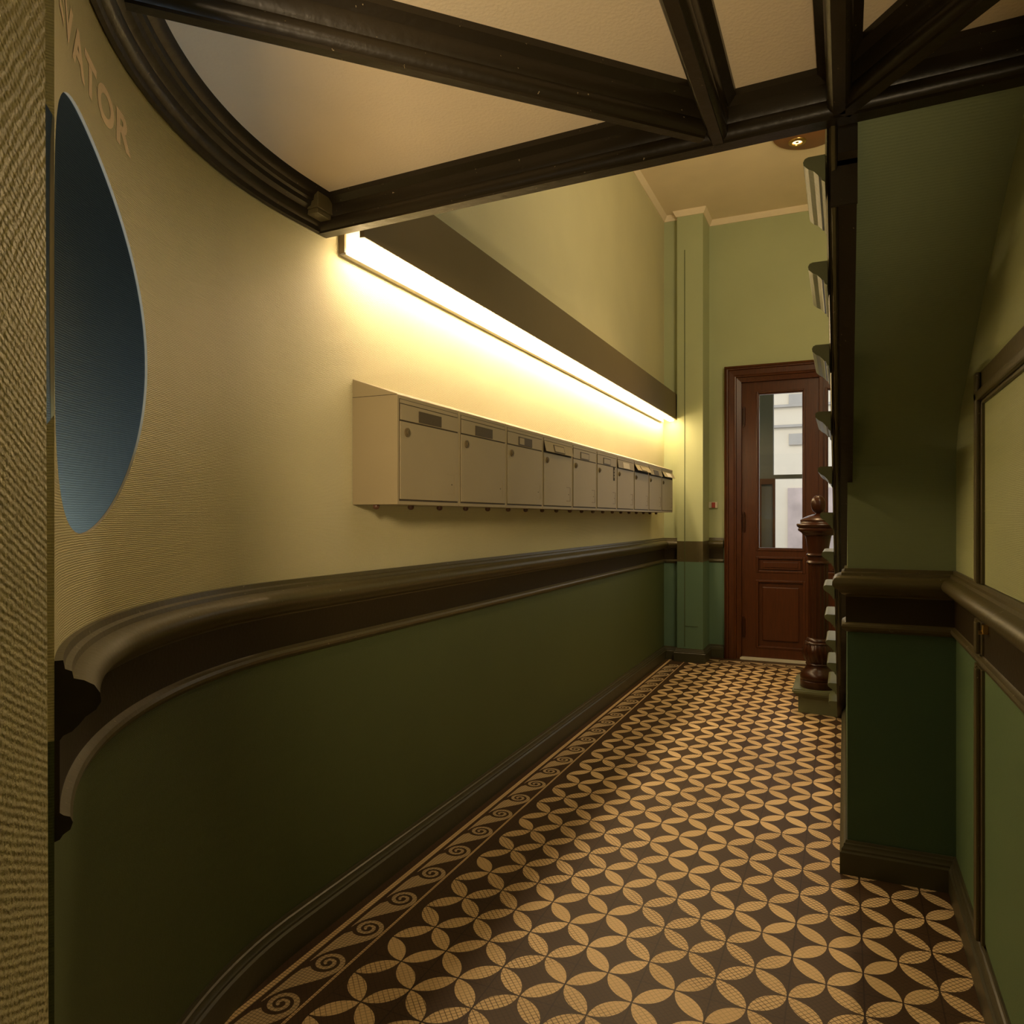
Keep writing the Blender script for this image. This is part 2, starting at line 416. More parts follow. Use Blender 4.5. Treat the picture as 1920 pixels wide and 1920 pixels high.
mb.box((-1.38, 6.776, .335), (-1.26, 6.781, .339), 3)
struct(mb.build('trim_1', [M['wall_far'], M['dado_far'], M['olive'], M['dado']]), 'boxed pilaster with an olive painted band left of the door')
# ceiling of the hall and stair side walls
mb = MB(); mb.add([(XL, 1.86, ZH), (.95, 1.86, ZH), (.95, 7.2, ZH), (XL, 7.2, ZH)], [(0, 1, 2, 3)])
cvp = [(0, ZH), (.035, ZH), (.03, ZH-.012), (.008, ZH-.05), (0, ZH-.05)]
sweep(mb, [(XL, 1.9), (XL, 6.85), (-1.458, 6.85), (-1.458, 6.78), (-1.215, 6.78), (-1.215, YF), (.9, YF)], cvp)
struct(mb.build('ceiling_hall', [M['plaster']]), 'high cream plaster ceiling of the hall')
mb = MB(); wall_quad(mb, (.95, YF), (.95, 3.0), 0, ZH, 0); wall_quad(mb, (XL, 1.865), (.95, 1.865), ZS+.16, ZH, 0)
struct(mb.build('wall_stair', [M['wall_far']]), 'hidden green walls beyond the staircase')
# right wall and stub wall, soffit
mb = MB()
for z0, z1, mi in ((0, DZ, 1), (DZ, 2.45, 0)):
    wall_quad(mb, (XR, -2), (XR, 3.0), z0, z1, mi)
struct(mb.build('wall_right', [M['wall_right'], M['dado_right']]), 'green papered wall along the right')
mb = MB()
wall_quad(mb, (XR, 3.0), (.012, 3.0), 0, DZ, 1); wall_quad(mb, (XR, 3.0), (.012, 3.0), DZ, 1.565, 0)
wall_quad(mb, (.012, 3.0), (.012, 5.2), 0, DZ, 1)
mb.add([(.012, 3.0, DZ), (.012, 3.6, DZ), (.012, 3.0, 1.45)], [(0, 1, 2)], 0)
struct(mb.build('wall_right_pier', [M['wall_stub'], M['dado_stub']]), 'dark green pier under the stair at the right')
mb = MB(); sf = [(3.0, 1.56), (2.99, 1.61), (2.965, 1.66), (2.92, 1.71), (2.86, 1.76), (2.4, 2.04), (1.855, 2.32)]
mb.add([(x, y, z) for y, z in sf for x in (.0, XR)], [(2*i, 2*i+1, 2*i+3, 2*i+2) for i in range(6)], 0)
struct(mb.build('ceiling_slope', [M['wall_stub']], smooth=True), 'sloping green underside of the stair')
# rear closing walls and slab
mb = MB(); wall_quad(mb, (-.6, -1.9), (XR, -1.9), 0, 2.45, 0); wall_quad(mb, (-2.2, -.4), (-.6, -.4), 0, 2.6, 0); wall_quad(mb, (-2.2, -.4), (-2.2, 2), 0, 2.6, 0)
struct(mb.build('wall_rear', [M['wall']]), 'hidden wall behind the camera')

# ------------------------------------------------------------------ stair soffit: plaster panels and dark beams
mb = MB(); mb.box((-2.2, -2, ZS), (XR+.05, 1.90, ZS+.16))
struct(mb.build('ceiling', [M['plaster']]), 'plaster panels between the dark beams of the winding stair soffit')
def beam(name, p, q, wid, label, zb=ZB, lit=0.012, ext=0):
    """moulded beam: narrow fillet below, bead and stepped ogee either side"""
    p, q = Vector(p), Vector(q); h = wid/2
    pr = [(-h-.034, ZS+.01), (-h-.034, ZS-.016), (-h-.022, ZS-.024), (-h-.014, ZS-.03), (-h-.014, zb+.052), (-h-.008, zb+.042), (-h-.012, zb+.034), (-h-.013, zb+.022), (-h-.007, zb+.012), (-h, zb+.007), (-h, zb),
          (h, zb), (h, zb+.007), (h+.007, zb+.012), (h+.013, zb+.022), (h+.012, zb+.034), (h+.008, zb+.042), (h+.014, zb+.052), (h+.014, ZS-.03), (h+.022, ZS-.024), (h+.034, ZS-.016), (h+.034, ZS+.01)]
    mb = MB(); sweep(mb, [p, q], pr)
    return struct(mb.build(name, [M['beam']], smooth=True), label)
beam('trim_2', (XL+.003, 1.905), (.42, 1.825), .040, 'long dark beam crossing the corridor overhead')
beam('trim_3', (-1.21, .905), (-.325, 1.80), .024, 'dark beam fanning out to the curved wall')
beam('trim_4', (-.290, 1.835), (-.286, -1.9), .026, 'dark beam running overhead, left of the stair opening')
beam('trim_5', (-.010, 1.81), (-.012, -1.9), .026, 'dark beam running overhead in line with the stair string')
beam('trim_6', (.0, 1.82), (.36, 1.38), .030, 'short diagonal dark beam at upper right')
# curved crown moulding on the curved wall
cp = [(0, ZB+.005), (.004, ZB), (.012, ZB+.004), (.014, ZB+.018), (.022, ZB+.022), (.030, ZB+.034), (.031, ZB+.046), (.036, ZB+.05), (.046, ZB+.054), (.050, ZB+.066), (.058, ZB+.070), (.060, ZB+.084), (.070, ZB+.09), (.078, ZB+.102), (.084, ZS+.01), (0, ZS+.01)]
mb = MB(); sweep(mb, [arc(AEND+12-(AEND+12)*i/50) for i in range(51)]+[(XL, 1.90)], cp)
struct(mb.build('trim_7', [M['beam']], smooth=True), 'dark moulded cornice following the curved wall')
mb = MB(); mb.box((XL+.012, 1.80, ZB+.045), (XL+.075, 1.878, ZB+.095), 0, .004); mb.box((XL+.018, 1.806, ZB+.030), (XL+.068, 1.872, ZB+.046), 0, .003)
struct(mb.build('trim_8', [M['olive']]), 'small moulded block in the corner of cornice and beam')

# ------------------------------------------------------------------ chair rails and skirtings
RAIL = [(0, 1.168), (.010, 1.168), (.012, 1.156), (.020, 1.152), (.022, 1.142), (.034, 1.138), (.046, 1.130), (.053, 1.118), (.054, 1.106), (.048, 1.096), (.036, 1.088), (.028, 1.078), (.020, 1.070), (.010, 1.066), (.006, 1.060),
        (.006, .962), (.010, .958), (.018, .954), (.021, .946), (.018, .937), (.010, .932), (.006, .926), (0, .924)]
rm = [0]*14+[1]+[0]*8
def rail(name, path, label):
    mb = MB(); sweep(mb, path, RAIL, rm+[0]*(len(RAIL)-len(rm))); 
    # end caps dark
    o = mb.build(name, [M['olive'], M['frieze']], smooth=True); return struct(o, label)
rail('trim_9', LEFTPATH, 'moulded olive chair rail along the left wall')
rail('trim_10', [(-1.215, YF), (-1.075, YF)], 'short piece of chair rail beside the door')
rail2 = rail('trim_11', [(.012, 3.16), (.012, 3.0), (XR, 3.0), (XR, 2.0), (XR, -1.9)][::1], 'moulded olive chair rail on the pier and right wall')
BASE = [(0, .125), (.006, .125), (.008, .116), (.013, .113), (.014, .104), (.021, .096), (.021, .088), (.027, .082), (.027, 0), (0, 0)]
def skirting(name, path, label):
    mb = MB(); sweep(mb, path, BASE); return struct(mb.build(name, [M['baseboard']], smooth=True), label)
skirting('baseboard_left', ARC+[(XL, 2.6), (XL, 6.85), (-1.458, 6.85)], 'dark skirting along the left wall')
skirting('baseboard_far', [(-1.458, 6.85), (-1.458, 6.78), (-1.215, 6.78), (-1.215, YF), (-1.07, YF)], 'skirting round the pilaster')
skirting('baseboard_right', [(.012, 5.2), (.012, 3.0), (XR, 3.0), (XR, -1.9)], 'dark skirting round the pier and along the right wall')
# rail end on the curved wall is a raw dark cut
mb = MB()
t = math.radians(AEND); nrm = Vector((math.cos(t), math.sin(t))); tan = Vector((math.sin(t), -math.cos(t)))*.0012
def endcap(pr):
    b = Vector(arc(AEND))+tan
    return [(b.x+nrm.x*d, b.y+nrm.y*d, z) for d, z in pr]
k1 = RAIL[:16][:15]+[(0, 1.062)]; k2 = RAIL[16:]+[(0, .958)]
mb.add(endcap(k1), [tuple(range(len(k1)))]); mb.add(endcap(k2), [tuple(range(len(k2)))])
struct(mb.build('trim_12', [M['slot_dark']]), 'raw dark cut end of the chair rail')

# ------------------------------------------------------------------ jib door in right wall
mb = MB()
def stile(z0, z1):
    mb.box((XR-.012, 2.395, z0), (XR, 2.525, z1), 0, .002); mb.box((XR-.024, 2.415, z0), (XR-.010, 2.455, z1-.0), 0, .005); mb.box((XR-.017, 2.465, z0), (XR-.010, 2.49, z1), 0, .003)
for z0, z1 in ((.13, .922), (.965, 1.058), (1.17, 1.785)): stile(z0, z1)
mb.box((XR-.012, 1.2, 1.69), (XR, 2.525, 1.785), 0, .002); mb.box((XR-.024, 1.2, 1.70), (XR-.010, 2.455, 1.728), 0, .005)
jd = struct(mb.build('door_2', [M['olive']]), 'flush papered cupboard door with olive frame in the right wall')
mb = MB(); mb.box((XR-.004, 1.25, .14), (XR-.0005, 2.41, .92), 1); mb.box((XR-.004, 1.25, 1.17), (XR-.0005, 2.41, 1.70), 0)
mb.build('door_leaf', [M['wall_right'], M['dado_right']], jd)
mb = MB(); mb.box((XR-.022, 2.325, 1.035), (XR-.004, 2.340, 1.062), 0, .003); cyl(mb, (XR-.03, 2.333, 1.040), (XR-.004, 2.333, 1.040), .006)
mb.build('latch', [M['brass']], jd)

# ------------------------------------------------------------------ lettering on the curved wall
cu = bpy.data.curves.new('txt', 'FONT'); cu.body = 'ELEVATOR'; cu.size = .1; cu.align_x = 'CENTER'; cu.extrude = .0; cu.space_character = 1.12
cu.offset = .0035
to = bpy.data.objects.new('txt', cu); COL.objects.link(to)
dg = bpy.context.evaluated_depsgraph_get(); dg.update()
me = bpy.data.meshes.new_from_object(to.evaluated_get(dg)); bpy.data.objects.remove(to)
xs = [q.co.x for q in me.vertices]; ys = [q.co.y for q in me.vertices]
y0, y1 = min(ys), max(ys); wx = max(xs)-min(xs); mid = (max(xs)+min(xs))/2
LW, LH = math.radians(26.0)*R, .072
for q in me.vertices:
    s = (q.co.x-mid)/wx*LW; z = 2.128+(q.co.y-y0)/(y1-y0)*LH
    a = 44.6-math.degrees(s/R); p = arc(a, R-.0008); q.co = (p[0], p[1], z)
bm = bmesh.new(); bm.from_mesh(me); bmesh.ops.triangulate(bm, faces=bm.faces); bm.to_mesh(me); bm.free()
me.shade_flat();
me.materials.clear(); me.materials.append(M['letter'])
lt = link('painted_lettering', [tuple(q.co) for q in me.vertices], [tuple(q.vertices) for q in me.polygons], M['letter'])
tag(lt, 'pale pink painted word ELEVATOR above the round wall opening', 'lettering')

# ------------------------------------------------------------------ wall lamp over the mailboxes
lamp = thing('wall_lamp', 'long brown fluorescent light trough above the mailboxes on the left wall', 'lamp', (-1.53, 4.4, 2.3))
def child(o, par): o.parent = par; o.matrix_parent_inverse = Matrix.Translation(-par.location); return o
mb = MB(); mb.box((XL+.001, 2.0, 2.268), (XL+.026, 6.72, 2.52), 0, .002); child(mb.build('backboard', [M['lamp_white']]), lamp)
mb = MB(); mb.box((XL+.001, 1.993, 2.274), (XL+.0255, 1.9995, 2.515)); child(mb.build('backboard_end', [M['lamp_paint']]), lamp)
mb = MB(); mb.box((-1.490, 1.965, 2.300), (-1.470, 6.845, 2.545), 0, .002); child(mb.build('fascia_board', [M['lamp_paint']]), lamp)
mb = MB(); mb.box((XL+.001, 1.965, 2.522), (-1.472, 6.84, 2.54)); child(mb.build('top_board', [M['lamp_paint']]), lamp)
mb = MB(); mb.box((-1.541, 2.0, 2.288), (-1.497, 6.80, 2.300)); child(mb.build('diffuser', [M['tube']]), lamp)

# ------------------------------------------------------------------ mailboxes
PITCH = .4299; MY0 = 2.066; XF = -1.409; MZ0, MZ1, MZB = 1.408, 1.786, 1.852
def mailbox(i):
    y = MY0+PITCH*i; t = None
    info = [('blank dark name plate, nearest to the camera', 'plate_dark', 0), ('blank dark name plate, second from the near end', 'plate_dark', 0),
            ('half dark name plate, third from the near end', 'half', 0), ('framed name plate and slightly open flap, fourth from the near end', 'framed', .25),
            ('framed name plate and shut flap, fifth from the near end', 'framed', 0), ('a small black sticker on its door', 'framed', 0),
            ('pale paper label, just beyond the one with the black sticker', 'plate_light', .15), ('wide open flap, third from the far end', 'framed', .6),
            ('dark plate and ajar flap, second from the far end', 'plate_dark', .3), ('open flap, farthest one beside the pilaster', 'plate_light', .55)][i]
    t = thing('mailbox', 'beige metal mailbox with '+info[0], 'mailbox', (XL, y, MZ0), 'row of metal mailboxes on the left wall')
    g = .0018; F = XF-XL; y0, y1 = g, PITCH-g; H = MZ1-MZ0; HB = MZB-MZ0
    def bd(mb, name, mat, par=t, smooth=False): return mb.build(name, mat, par, smooth)
    # body: side profile with sloping lid
    mb = MB(); mb.prism([(.002, 0), (F, 0), (F, H), (F-.002, H+.003), (.002, HB)], 'y', y0, y1)
    mb.box((F-.0005, y0+.010, .012), (F+.0004, y1-.010, H-.012), 1)
    if i == 0: mb.box((.003, y0-.0006, H+.0), (F-.004, y0+.0003, H+.0018), 1)
    bd(mb, 'body', [M['metal_box'], M['metal_dark']])
    # lower door
    dz1 = .288
    mb = MB(); mb.box((F-.001, y0+.013, .018), (F+.0035, y1-.013, dz1), 0, .001)
    d = bd(mb, 'door', [M['metal_box']])
    mb = MB(); a, b, c, e = y1-.092, y1-.036, .045, .122   # embossed corner
    for q in (((a, c), (b, c+.0025)), ((b-.0025, c), (b, e)), ((a, e-.0025), (b, e))): mb.box((F+.0036, q[0][0], q[0][1]), (F+.0044, q[1][0], q[1][1]))
    mb.build('embossing', [M['lamp_paint'] if i > 2 else M['metal_box']], d)
    mb = MB(); cyl(mb, (F+.003, y1-.062, .082), (F+.0046, y1-.062, .082), .0025); mb.build('keyhole', [M['slot_dark']], d)
    mb = MB(); cyl(mb, (F+.003, y0+.052, .252), (F+.009, y0+.052, .252), .0155, 20); cyl(mb, (F+.008, y0+.052, .252), (F+.013, y0+.052, .252), .009, 16)
    mb.box((F+.0131, y0+.051, .246), (F+.0135, y0+.053, .258), 1)
    mb.build('lock', [M['lamp_paint'], M['slot_dark']], d)
    # letter flap, hinged at its top edge
    fz0, fz1 = .293, .348; op = info[2]*.9
    fo = bpy.data.objects.new('flap_pivot', None)
    mb = MB(); mb.box((0, y0+.014, fz0-fz1), (.003, y1-.014, 0), 0, .001)
    f = bd(mb, 'letter_flap', [M['metal_box']]); f.location = (F+.0008, 0, fz1); f.rotation_euler = (0, -op, 0)
    bpy.data.objects.remove(fo)
    mb = MB(); w0 = y0+.128; w1 = w0+.155 if info[1] != 'framed' else w0+.15
    mt = {'plate_dark': 'plate_dark', 'half': 'plate_dark', 'framed': 'plate_dark', 'plate_light': 'plate_light'}[info[1]]
    mb.box((.003, w0, -.052), (.0055, w1, -.012), 0)
    if info[1] == 'framed': mb.box((.0056, w0+.008, -.047), (.0062, w1-.008, -.017), 1)
    if info[1] == 'half': mb.box((.0056, w0+.008, -.047), (.0062, w0+.06, -.017), 1)
    mb.build('name_plate', [M[mt], M['metal_box']], f)
    mb = MB(); mb.box((F-.0005, y0+.014, .351), (F+.002, y1-.014, H-.014), 0, .0005); bd(mb, 'top_strip', [M['metal_box']])
    if op:
        mb = MB(); mb.box((F+.0003, y0+.016, fz0), (F+.0007, y1-.016, fz1)); bd(mb, 'slot', [M['slot_dark']])
    if i == 5:
        mb = MB(); mb.box((F+.0036, y1-.085, .200), (F+.0045, y1-.05, .29), 0, 0)
        for zc in (.225, .245, .265): cyl(mb, (F+.0045, y1-.067, zc), (F+.0049, y1-.067, zc), .007, 12, 1)
        mb.build('sticker', [M['slot_dark'], M['metal_box']], d)
    for yy in (.025, .245):
        mb = MB(); mb.lathe([(0, -.017), (.006, -.0165), (.011, -.012), (.0125, -.006), (.011, .0), (.011, .0005)], (F*.45, yy, 0), 14)
        bd(mb, 'knob', [M['knob']], smooth=True)
    return t
for i in range(10): mailbox(i)

# ------------------------------------------------------------------ staircase
RISE, RUN = .17333, .262; ZT = [2.25-RISE*k for k in range(13)]; YT = [1.885+RUN*k for k in range(13)]
st = thing('staircase', 'grey-green painted staircase climbing towards the camera beside the corridor', 'staircase', (0, 5.2, 0))
XSL, XSR, XT = -.042, .030, -.093
# string: saw-tooth top, straight lower edge, bead mouldings underneath
sl = RISE/RUN; zb = lambda y: max(0.0, sl*(5.275-y))
mb = MB()
for k in range(13):
    ya, yb = YT[k]+.085, YT[k]+RUN+.05
    ya = min(ya, 5.2); yb = min(yb, 5.27)
    mb.prism([(ya, zb(ya)), (yb, zb(yb)), (yb, max(ZT[k]-.033, zb(yb)+.01)), (ya, ZT[k]-.033)], 'x', XSL+.012, XSR)
mb.prism([(1.885, zb(1.885)), (2.0, zb(2.0)), (2.0, 2.215), (1.885, 2.215)], 'x', XSL+.012, XSR)
mb.prism([(1.885, zb(1.885)), (5.27, zb(5.27)), (5.27, .028), (1.885, zb(1.885)+.028)], 'x', XSL+.012, XSR)
mb.box((XSL+.012, 1.885, 2.12), (XSR, 1.895, 2.31))
# mouldings along the lower edge (three beads) and their vertical return at the top
def slantbar(x0, x1, d0, d1, mat=0, d2=None):
    # strip under the string; depth below the edge goes from d0 at x0 to d1 at x1
    y0, y1 = 1.872, 5.285; a, b = zb(1.885), zb(5.27)
    V = []
    for y, z, t in ((y0-d0, 2.303, 2.303), (y0-d0, a-d0, 0), (y1, 0, 0)):
        V.append((x0, y, z))
    V2 = [(x1, y0-d1, 2.303), (x1, y0-d1, a-d1), (x1, y1, 0)]
    U = [(x0, 1.91, 2.303), (x0, 1.91, a+.03), (x0, y1, .03)]; U2 = [(x1, 1.91, 2.303), (x1, 1.91, a+.03), (x1, y1, .03)]
    mb.add(V+V2+U+U2, [(0, 1, 4, 3), (1, 2, 5, 4), (6, 7, 10, 9), (7, 8, 11, 10), (0, 1, 7, 6), (1, 2, 8, 7), (3, 4, 10, 9), (4, 5, 11, 10), (0, 3, 9, 6), (2, 5, 11, 8)], mat)
slantbar(XSL, XSL+.004, .0, .012, 1); slantbar(XSL+.004, XSL+.008, .012, .004, 0); slantbar(XSL+.008, XSL+.014, .004, .018, 1); slantbar(XSL+.014, XSL+.022, .018, .016, 1)
slantbar(XSL+.022, XSL+.025, .010, .020, 1); slantbar(XSL+.025, XSL+.028, .020, .008, 0); slantbar(XSL+.028, XSR, .004, .004, 0)
child(mb.build('stair_string', [M['beam'], M['olive']]), st)
for k in range(13):
    z = ZT[k]; y0, y1 = YT[k], YT[k]+.36
    if k == 12: y1 = YT[k]+.30
    # tread with rounded nosing and a moulded return under its open end
    xr = .93 if YT[k] > 3.15 else XSR-.002
    pr = [(XSL, z), (XT+.012, z), (XT+.004, z-.003), (XT, z-.011), (XT+.002, z-.020), (XT+.012, z-.030), (XT+.024, z-.037), (XT+.034, z-.048), (XT+.036, z-.052), (XT+.041, z-.053), (XT+.043, z-.062), (XT+.05, z-.068), (XT+.05, z-.075), (XSL, z-.075)]
    mb = MB(); mb.prism(pr, 'y', y0, y1)
    mb.prism([(xr, z), (XSL, z), (XSL, z-.033), (xr, z-.033)], 'y', y0+.085, y1)
    child(mb.build('tread', [M['stair_green']]), st)
    if YT[k] > 3.15: mb = MB(); mb.box((XSR, YT[k]+RUN+.03, z-RISE if k < 12 else 0), (.93, YT[k]+RUN+.045, z-.02)); child(mb.build('riser', [M['stair_green']]), st)
# curtail step carrying the newel
mb = MB(); mb.prism([(-.295, 5.335), (-.010, 5.300), (.9, 5.30), (.9, 5.78), (-.295, 5.78)], 'z', 0, .118)
mb.prism([(-.310, 5.320), (-.010, 5.285), (.9, 5.285), (.9, 5.80), (-.310, 5.80)], 'z', .112, .134)
child(mb.build('curtail_step', [M['stair_green']]), st)
mb = MB(); bm = bmesh.new()
pl = [(-.334, 5.292), (-.010, 5.262), (.9, 5.262), (.9, 5.83), (-.334, 5.83)]
vs = [bm.verts.new((x, y, z)) for z in (.132, .168) for x, y in pl]
for i in range(5): bm.faces.new([vs[i], vs[(i+1) % 5], vs[5+(i+1) % 5], vs[5+i]])
bm.faces.new(vs[:5][::-1]); bm.faces.new(vs[5:]); bmesh.ops.bevel(bm, geom=bm.edges[:], offset=.011, segments=3, affect='EDGES')
bm.verts.index_update(); mb.add([tuple(q.co) for q in bm.verts], [tuple(q.index for q in f.verts) for f in bm.faces]); bm.free()
child(mb.build('curtail_tread', [M['stair_green']]), st)
# newel post (part) with its turned pieces (sub-parts)
NX, NY = -.167, 5.43; c = (NX, NY, 0)
def fl_(r, z, t): return r*(1-.085*(.5+.5*math.cos(16*t))**.6)
mb = MB(); mb.lathe([(.070, .50), (.068, .52), (.066, 1.03), (.068, 1.04)], c, 128, 0, fl_)
mb.lathe([(.06, .16), (.06, 1.3)], c, 20)
nw = child(mb.build('newel_post', [M['mahogany_dark']], smooth=True), st)
def sub(name, prof, fn=None, seg=40):
    mb = MB(); mb.lathe(prof, c, seg, 0, fn); o = child(mb.build(name, [M['mahogany_dark']], smooth=True), nw); o.matrix_parent_inverse = Matrix.Translation(-nw.location); return o
sub('base_ring', [(.118, .168), (.120, .172), (.120, .215), (.114, .220), (.119, .226), (.122, .240), (.118, .262), (.104, .280), (.094, .290), (.088, .300), (.082, .310), (.080, .325), (.085, .330), (.083, .336), (.078, .34)])
def carve(r, z, t): return r*(1+.045*math.sin(6*t)*math.sin((z-.33)/.15*PI*1.0)+.03*math.cos(18*t+40*z))
sub('carved_bulb', [(.076, .338), (.084, .35), (.093, .37), (.100, .40), (.101, .425), (.096, .448), (.088, .465), (.084, .472)], carve, 96)
sub('lower_collar', [(.078, .468), (.088, .472), (.092, .480), (.088, .488), (.080, .492), (.082, .498), (.078, .508), (.070, .515)])
sub('upper_collar', [(.068, 1.035), (.076, 1.040), (.079, 1.047), (.074, 1.054), (.068, 1.060), (.068, 1.088), (.076, 1.092), (.080, 1.100), (.075, 1.107), (.069, 1.112)])
sub('neck', [(.069, 1.108), (.070, 1.13), (.073, 1.16), (.080, 1.20), (.087, 1.235), (.088, 1.24)])
sub('cap', [(.086, 1.236), (.100, 1.240), (.108, 1.248), (.112, 1.256), (.122, 1.262), (.133, 1.270), (.136, 1.282), (.130, 1.290), (.142, 1.300), (.146, 1.312), (.142, 1.320), (.122, 1.326), (.118, 1.334), (.121, 1.344), (.114, 1.352), (.096, 1.362), (.070, 1.374), (.040, 1.384), (.022, 1.388), (.015, 1.394)])
sub('finial', [(.014, 1.390), (.018, 1.398), (.030, 1.404), (.043, 1.425), (.048, 1.452), (.046, 1.478), (.037, 1.500), (.022, 1.515), (.008, 1.520), (0, 1.521)], lambda r, z, t: r*(1+.05*abs(math.sin(4*t+ (z-1.45)*14))), 64)

# ------------------------------------------------------------------ wooden double door
DZB = 0.0
d1 = bpy.data.objects.new('door_1', None); COL.objects.link(d1); d1.location = (-.3, 7.15, 0); struct(d1, 'mahogany glazed door at the end of the corridor')
DXL, DXR = -1.062, .30; DT = 2.82
def frame_prof():   # casing section: (offset inward, depth towards camera)
    return [(0, 0), (0, .05), (.018, .058), (.022, .05), (.034, .048), (.040, .034), (.085, .03), (.092, .022), (.104, .018), (.108, .0), (.15, -.012), (.15, -.10), (0, -.04)]
mb = MB(); pr = frame_prof()
pth = [(DXL, 0), (DXL, DT), (DXR, DT), (DXR, 0)]; dirs = [(1, 0), (1, -1), (-1, -1), (-1, 0)]; v = []
for (x, z), (dx, dz) in zip(pth, dirs):
    for o_, d_ in pr: v.append((x+dx*o_, YF-d_, z+dz*o_))
m_ = len(pr); mb.add(v, [(i*m_+j, i*m_+(j+1) % m_, (i+1)*m_+(j+1) % m_, (i+1)*m_+j) for i in range(3) for j in range(m_)])
child(mb.build('casing', [M['mahogany']], smooth=False), d1)
def leaf(x0, x1, gx0, gx1, hx):
    YL = 7.165; z0, z1 = .02, 2.675; th = .045
    mb = MB()
    gz0, gz1 = 1.075, 2.545
    mb.box((x0, YL, z0), (gx0-.012, YL+th, z1)); mb.box((gx1+.012, YL, z0), (x1, YL+th, z1))
    mb.box((gx0-.012, YL, gz1+.012), (gx1+.012, YL+th, z1)); mb.box((gx0-.012, YL, .99), (gx1+.012, YL+th, gz0-.012))
    mb.box((gx0-.012, YL, .765), (gx1+.012, YL+th, .835)); mb.box((gx0-.012, YL, z0), (gx1+.012, YL+th, .11))
    mb.box((gx0-.012, YL+.02, .11), (gx1+.012, YL+.03, .99))
    L = mb.build('door_leaf', [M['mahogany']]); child(L, d1)
    def mould(za, zb_, w, y, name='moulding', ins=0):
        a, b = gx0-.012+ins, gx1+.012-ins; mm = MB()
        for (p, q) in (((a, za), (a+w, zb_)), ((b-w, za), (b, zb_)), ((a+w, zb_-w), (b-w, zb_)), ((a+w, za), (b-w, za+w))):
            mm.box((p[0], y-.008, p[1]), (q[0], y+.02, q[1]), 0, .005)
        return mm
    mm = mould(gz0-.03, gz1+.03, .018, YL); o = child(mm.build('glazing_bead', [M['mahogany']]), L)
    mm = mould(gz0-.014, gz1+.014, .014, YL+.012, ins=.014); o = child(mm.build('glazing_bead', [M['mahogany']]), L)
    mm = mould(.835, .99, .022, YL+.002); mm.prism([(gx0+.03, .868), (gx1-.03, .868), (gx1-.03, .957), (gx0+.03, .957)], 'y', YL+.006, YL+.025); mm.box((gx0+.05, YL-.001, .885), (gx1-.05, YL+.01, .94), 0, .006)
    child(mm.build('raised_panel', [M['mahogany']]), L)
    mm = mould(.11, .765, .022, YL+.002); mm.box((gx0+.045, YL+.004, .185), (gx1-.045, YL+.022, .70), 0, .010)
    child(mm.build('raised_panel', [M['mahogany']]), L)
    mm = MB(); mm.box((gx0-.02, YL+.028, gz0-.02), (gx1+.02, YL+.032, gz1+.02)); child(mm.build('glass_pane', [M['glass']]), L)
    if hx is not None:
        for zc in (2.34, 1.32, .305):
            hh = MB(); cyl(hh, (hx, YL-.012, zc-.085), (hx, YL-.012, zc+.085), .011, 12); cyl(hh, (hx, YL-.012, zc-.1), (hx, YL-.012, zc+.1), .006, 10)
            child(hh.build('hinge', [M['mahogany_dark']], smooth=True), L)
    return L
leaf(-.912, -.200, -.765, -.345, -.889)
leaf(-.188, .150, -.150, .06, None)
mb = MB(); mb.box((-.92, 7.10, 0), (.16, 7.24, .018)); child(mb.build('threshold', [M['white']]), d1)
mb = MB(); mb.box((-.212, 7.14, .02), (-.178, 7.17, 2.675), 0, .004); child(mb.build('meeting_strip', [M['mahogany']]), d1)

# ------------------------------------------------------------------ small fittings
sw = thing('wall_switch', 'small red and white switch on the wall left of the door', 'switch', (-1.17, YF, 1.486))
mb = MB(); mb.box((-.045, -.024, -.030), (.040, 0, .030), 0, .004); mb.build('housing', [M['white']], sw)
mb = MB(); mb.box((-.016, -.034, -.026), (.018, -.02, .026), 0, .004); mb.build('button', [M['red']], sw)
sp_ = thing('ceiling_spotlight', 'brass ringed downlight in a round brown plate on the hall ceiling', 'spotlight', (-.25, 5.75, ZH))
mb = MB(); mb.lathe([(0, -.02), (.235, -.02), (.25, -.014), (.25, 0), (0, 0)], (0, 0, 0), 48); mb.build('ceiling_plate', [M['plate_brown']], sp_, True)
mb = MB(); mb.lathe([(.034, -.018), (.038, -.030), (.056, -.030), (.064, -.024), (.066, -.018)], (-.08, .09, 0), 32); rg = mb.build('ring', [M['brass']], sp_, True)
mb = MB(); mb.lathe([(0, -.023), (.02, -.0235), (.036, -.020)], (-.08, .09, 0), 24); mb.build('bulb', [M['bulb']], rg)
mb = MB(); mb.lathe([(0, -.026), (.010, -.026), (.013, -.022)], (-.08, .09, 0), 16); mb.build('bulb_cap', [M['brass']], rg)
pl_ = bpy.data.lights.new('spot_glow', 'SPOT'); pl_.energy = 75; pl_.color = (1, .66, .33); pl_.spot_size = 1.5; pl_.spot_blend = .8; pl_.shadow_soft_size = .04
po = bpy.data.objects.new('spot_glow', pl_); COL.objects.link(po); po.location = (-.33, 5.84, ZH-.045); po.rotation_euler = (Vector((-.3, 4.1, 0))-Vector((-.33, 5.84, ZH))).to_track_quat('-Z', 'Y').to_euler()

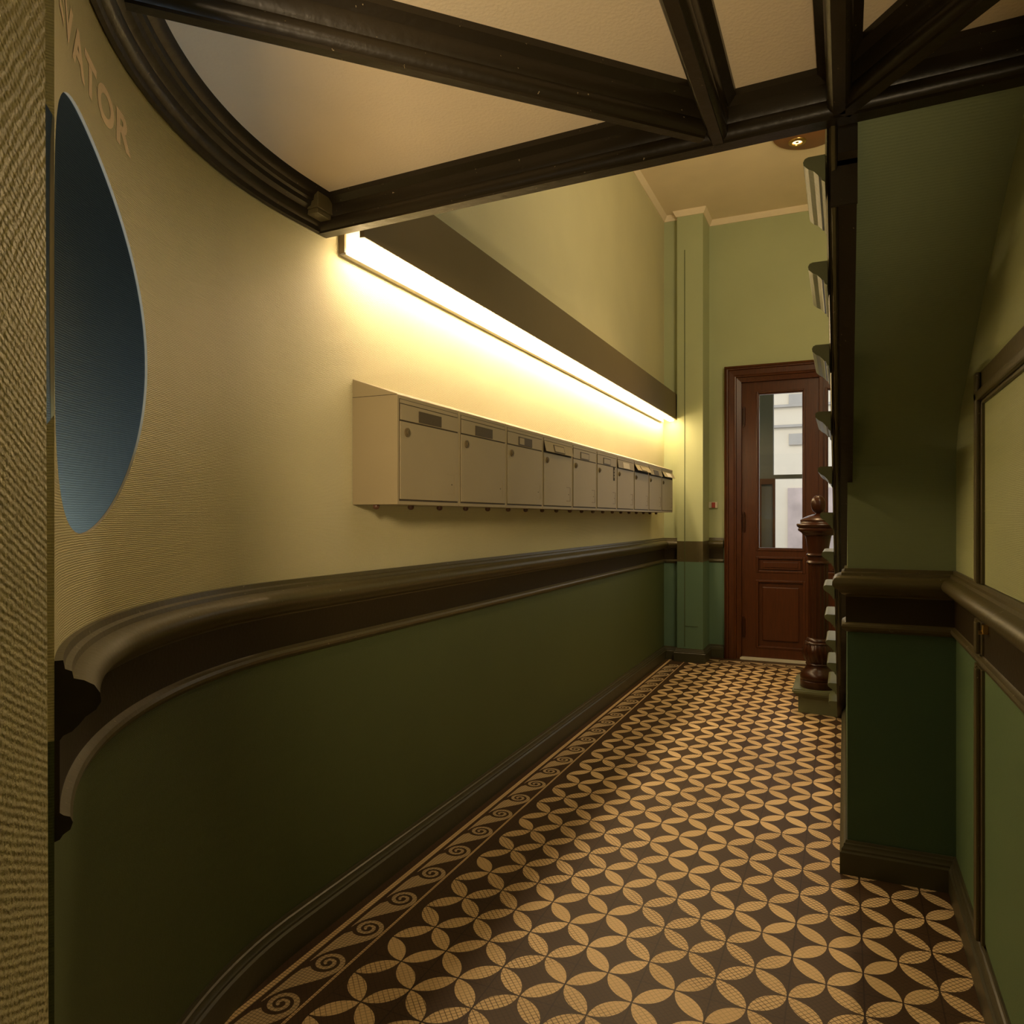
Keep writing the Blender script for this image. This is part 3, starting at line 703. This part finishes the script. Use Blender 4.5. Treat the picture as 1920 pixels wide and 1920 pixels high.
# ------------------------------------------------------------------ outside, seen through the door glass
mb = MB(); mb.add([(-6, 7.25, -.02), (4, 7.25, -.02), (4, 16, -.02), (-6, 16, -.02)], [(0, 1, 2, 3)])
struct(mb.build('floor_outside', [M['facade_grey']]), 'pale ground outside the door')
mb = MB(); mb.box((-1.6, 7.26, 0), (-1.5, 8.45, 3.4)); mb.box((.5, 7.26, 0), (.6, 8.45, 3.4)); mb.box((-1.6, 7.26, 3.3), (.6, 8.45, 3.4))
struct(mb.build('wall_porch', [M['wall_far']]), 'walls of the entrance porch outside the door')
d3 = bpy.data.objects.new('door_3', None); COL.objects.link(d3); d3.location = (-.5, 8.3, 0); struct(d3, 'outer street door seen through the glass')
mb = MB(); mb.box((-.862, 8.26, 0), (-.715, 8.36, 3.3)); mb.box((-.9, 8.27, 1.79), (.4, 8.34, 1.835)); mb.box((-.9, 8.27, 2.74), (.4, 8.34, 2.78)); mb.box((.0, 8.26, 0), (.12, 8.36, 3.3)); mb.box((-1.5, 8.27, 0), (-1.40, 8.34, 3.3))
child(mb.build('frame', [M['lamp_white']]), d3)
mb = MB()
for a, b in (((-.86, 0), (-.835, 1.79)), ((-.715, 0), (-.690, 1.79)), ((-.835, 1.73), (-.715, 1.79)), ((-.835, 0), (-.715, 1.02))): mb.box((a[0], 8.20, a[1]), (b[0], 8.24, b[1]))
child(mb.build('open_leaf', [M['plate_brown']]), d3)
fc = thing('building_facade', 'cream building front across the street, seen through the door glass', 'building', (-1, 15, 0))
mb = MB(); mb.box((-7, 15, -.02), (5, 15.3, 7)); child(mb.build('wall', [M['facade']]), fc)
mb = MB()
for z in (3.15, 3.55, 3.9): mb.box((-7, 14.9, z), (5, 15, z+.05))
child(mb.build('cornice', [M['facade_grey']]), fc)
for x0, x1, z0, z1, mt in ((-1.0, -.75, 2.80, 3.02, 'facade_grey'), (-1.02, -.2, .2, 1.95, 'shop'), (-2.0, -1.5, .2, 1.9, 'facade_grey'), (-1.0, -.7, 3.6, 3.8, 'facade_grey')):
    mb = MB(); mb.box((x0, 14.93, z0), (x1, 15.0, z1)); child(mb.build('window', [M[mt]]), fc)
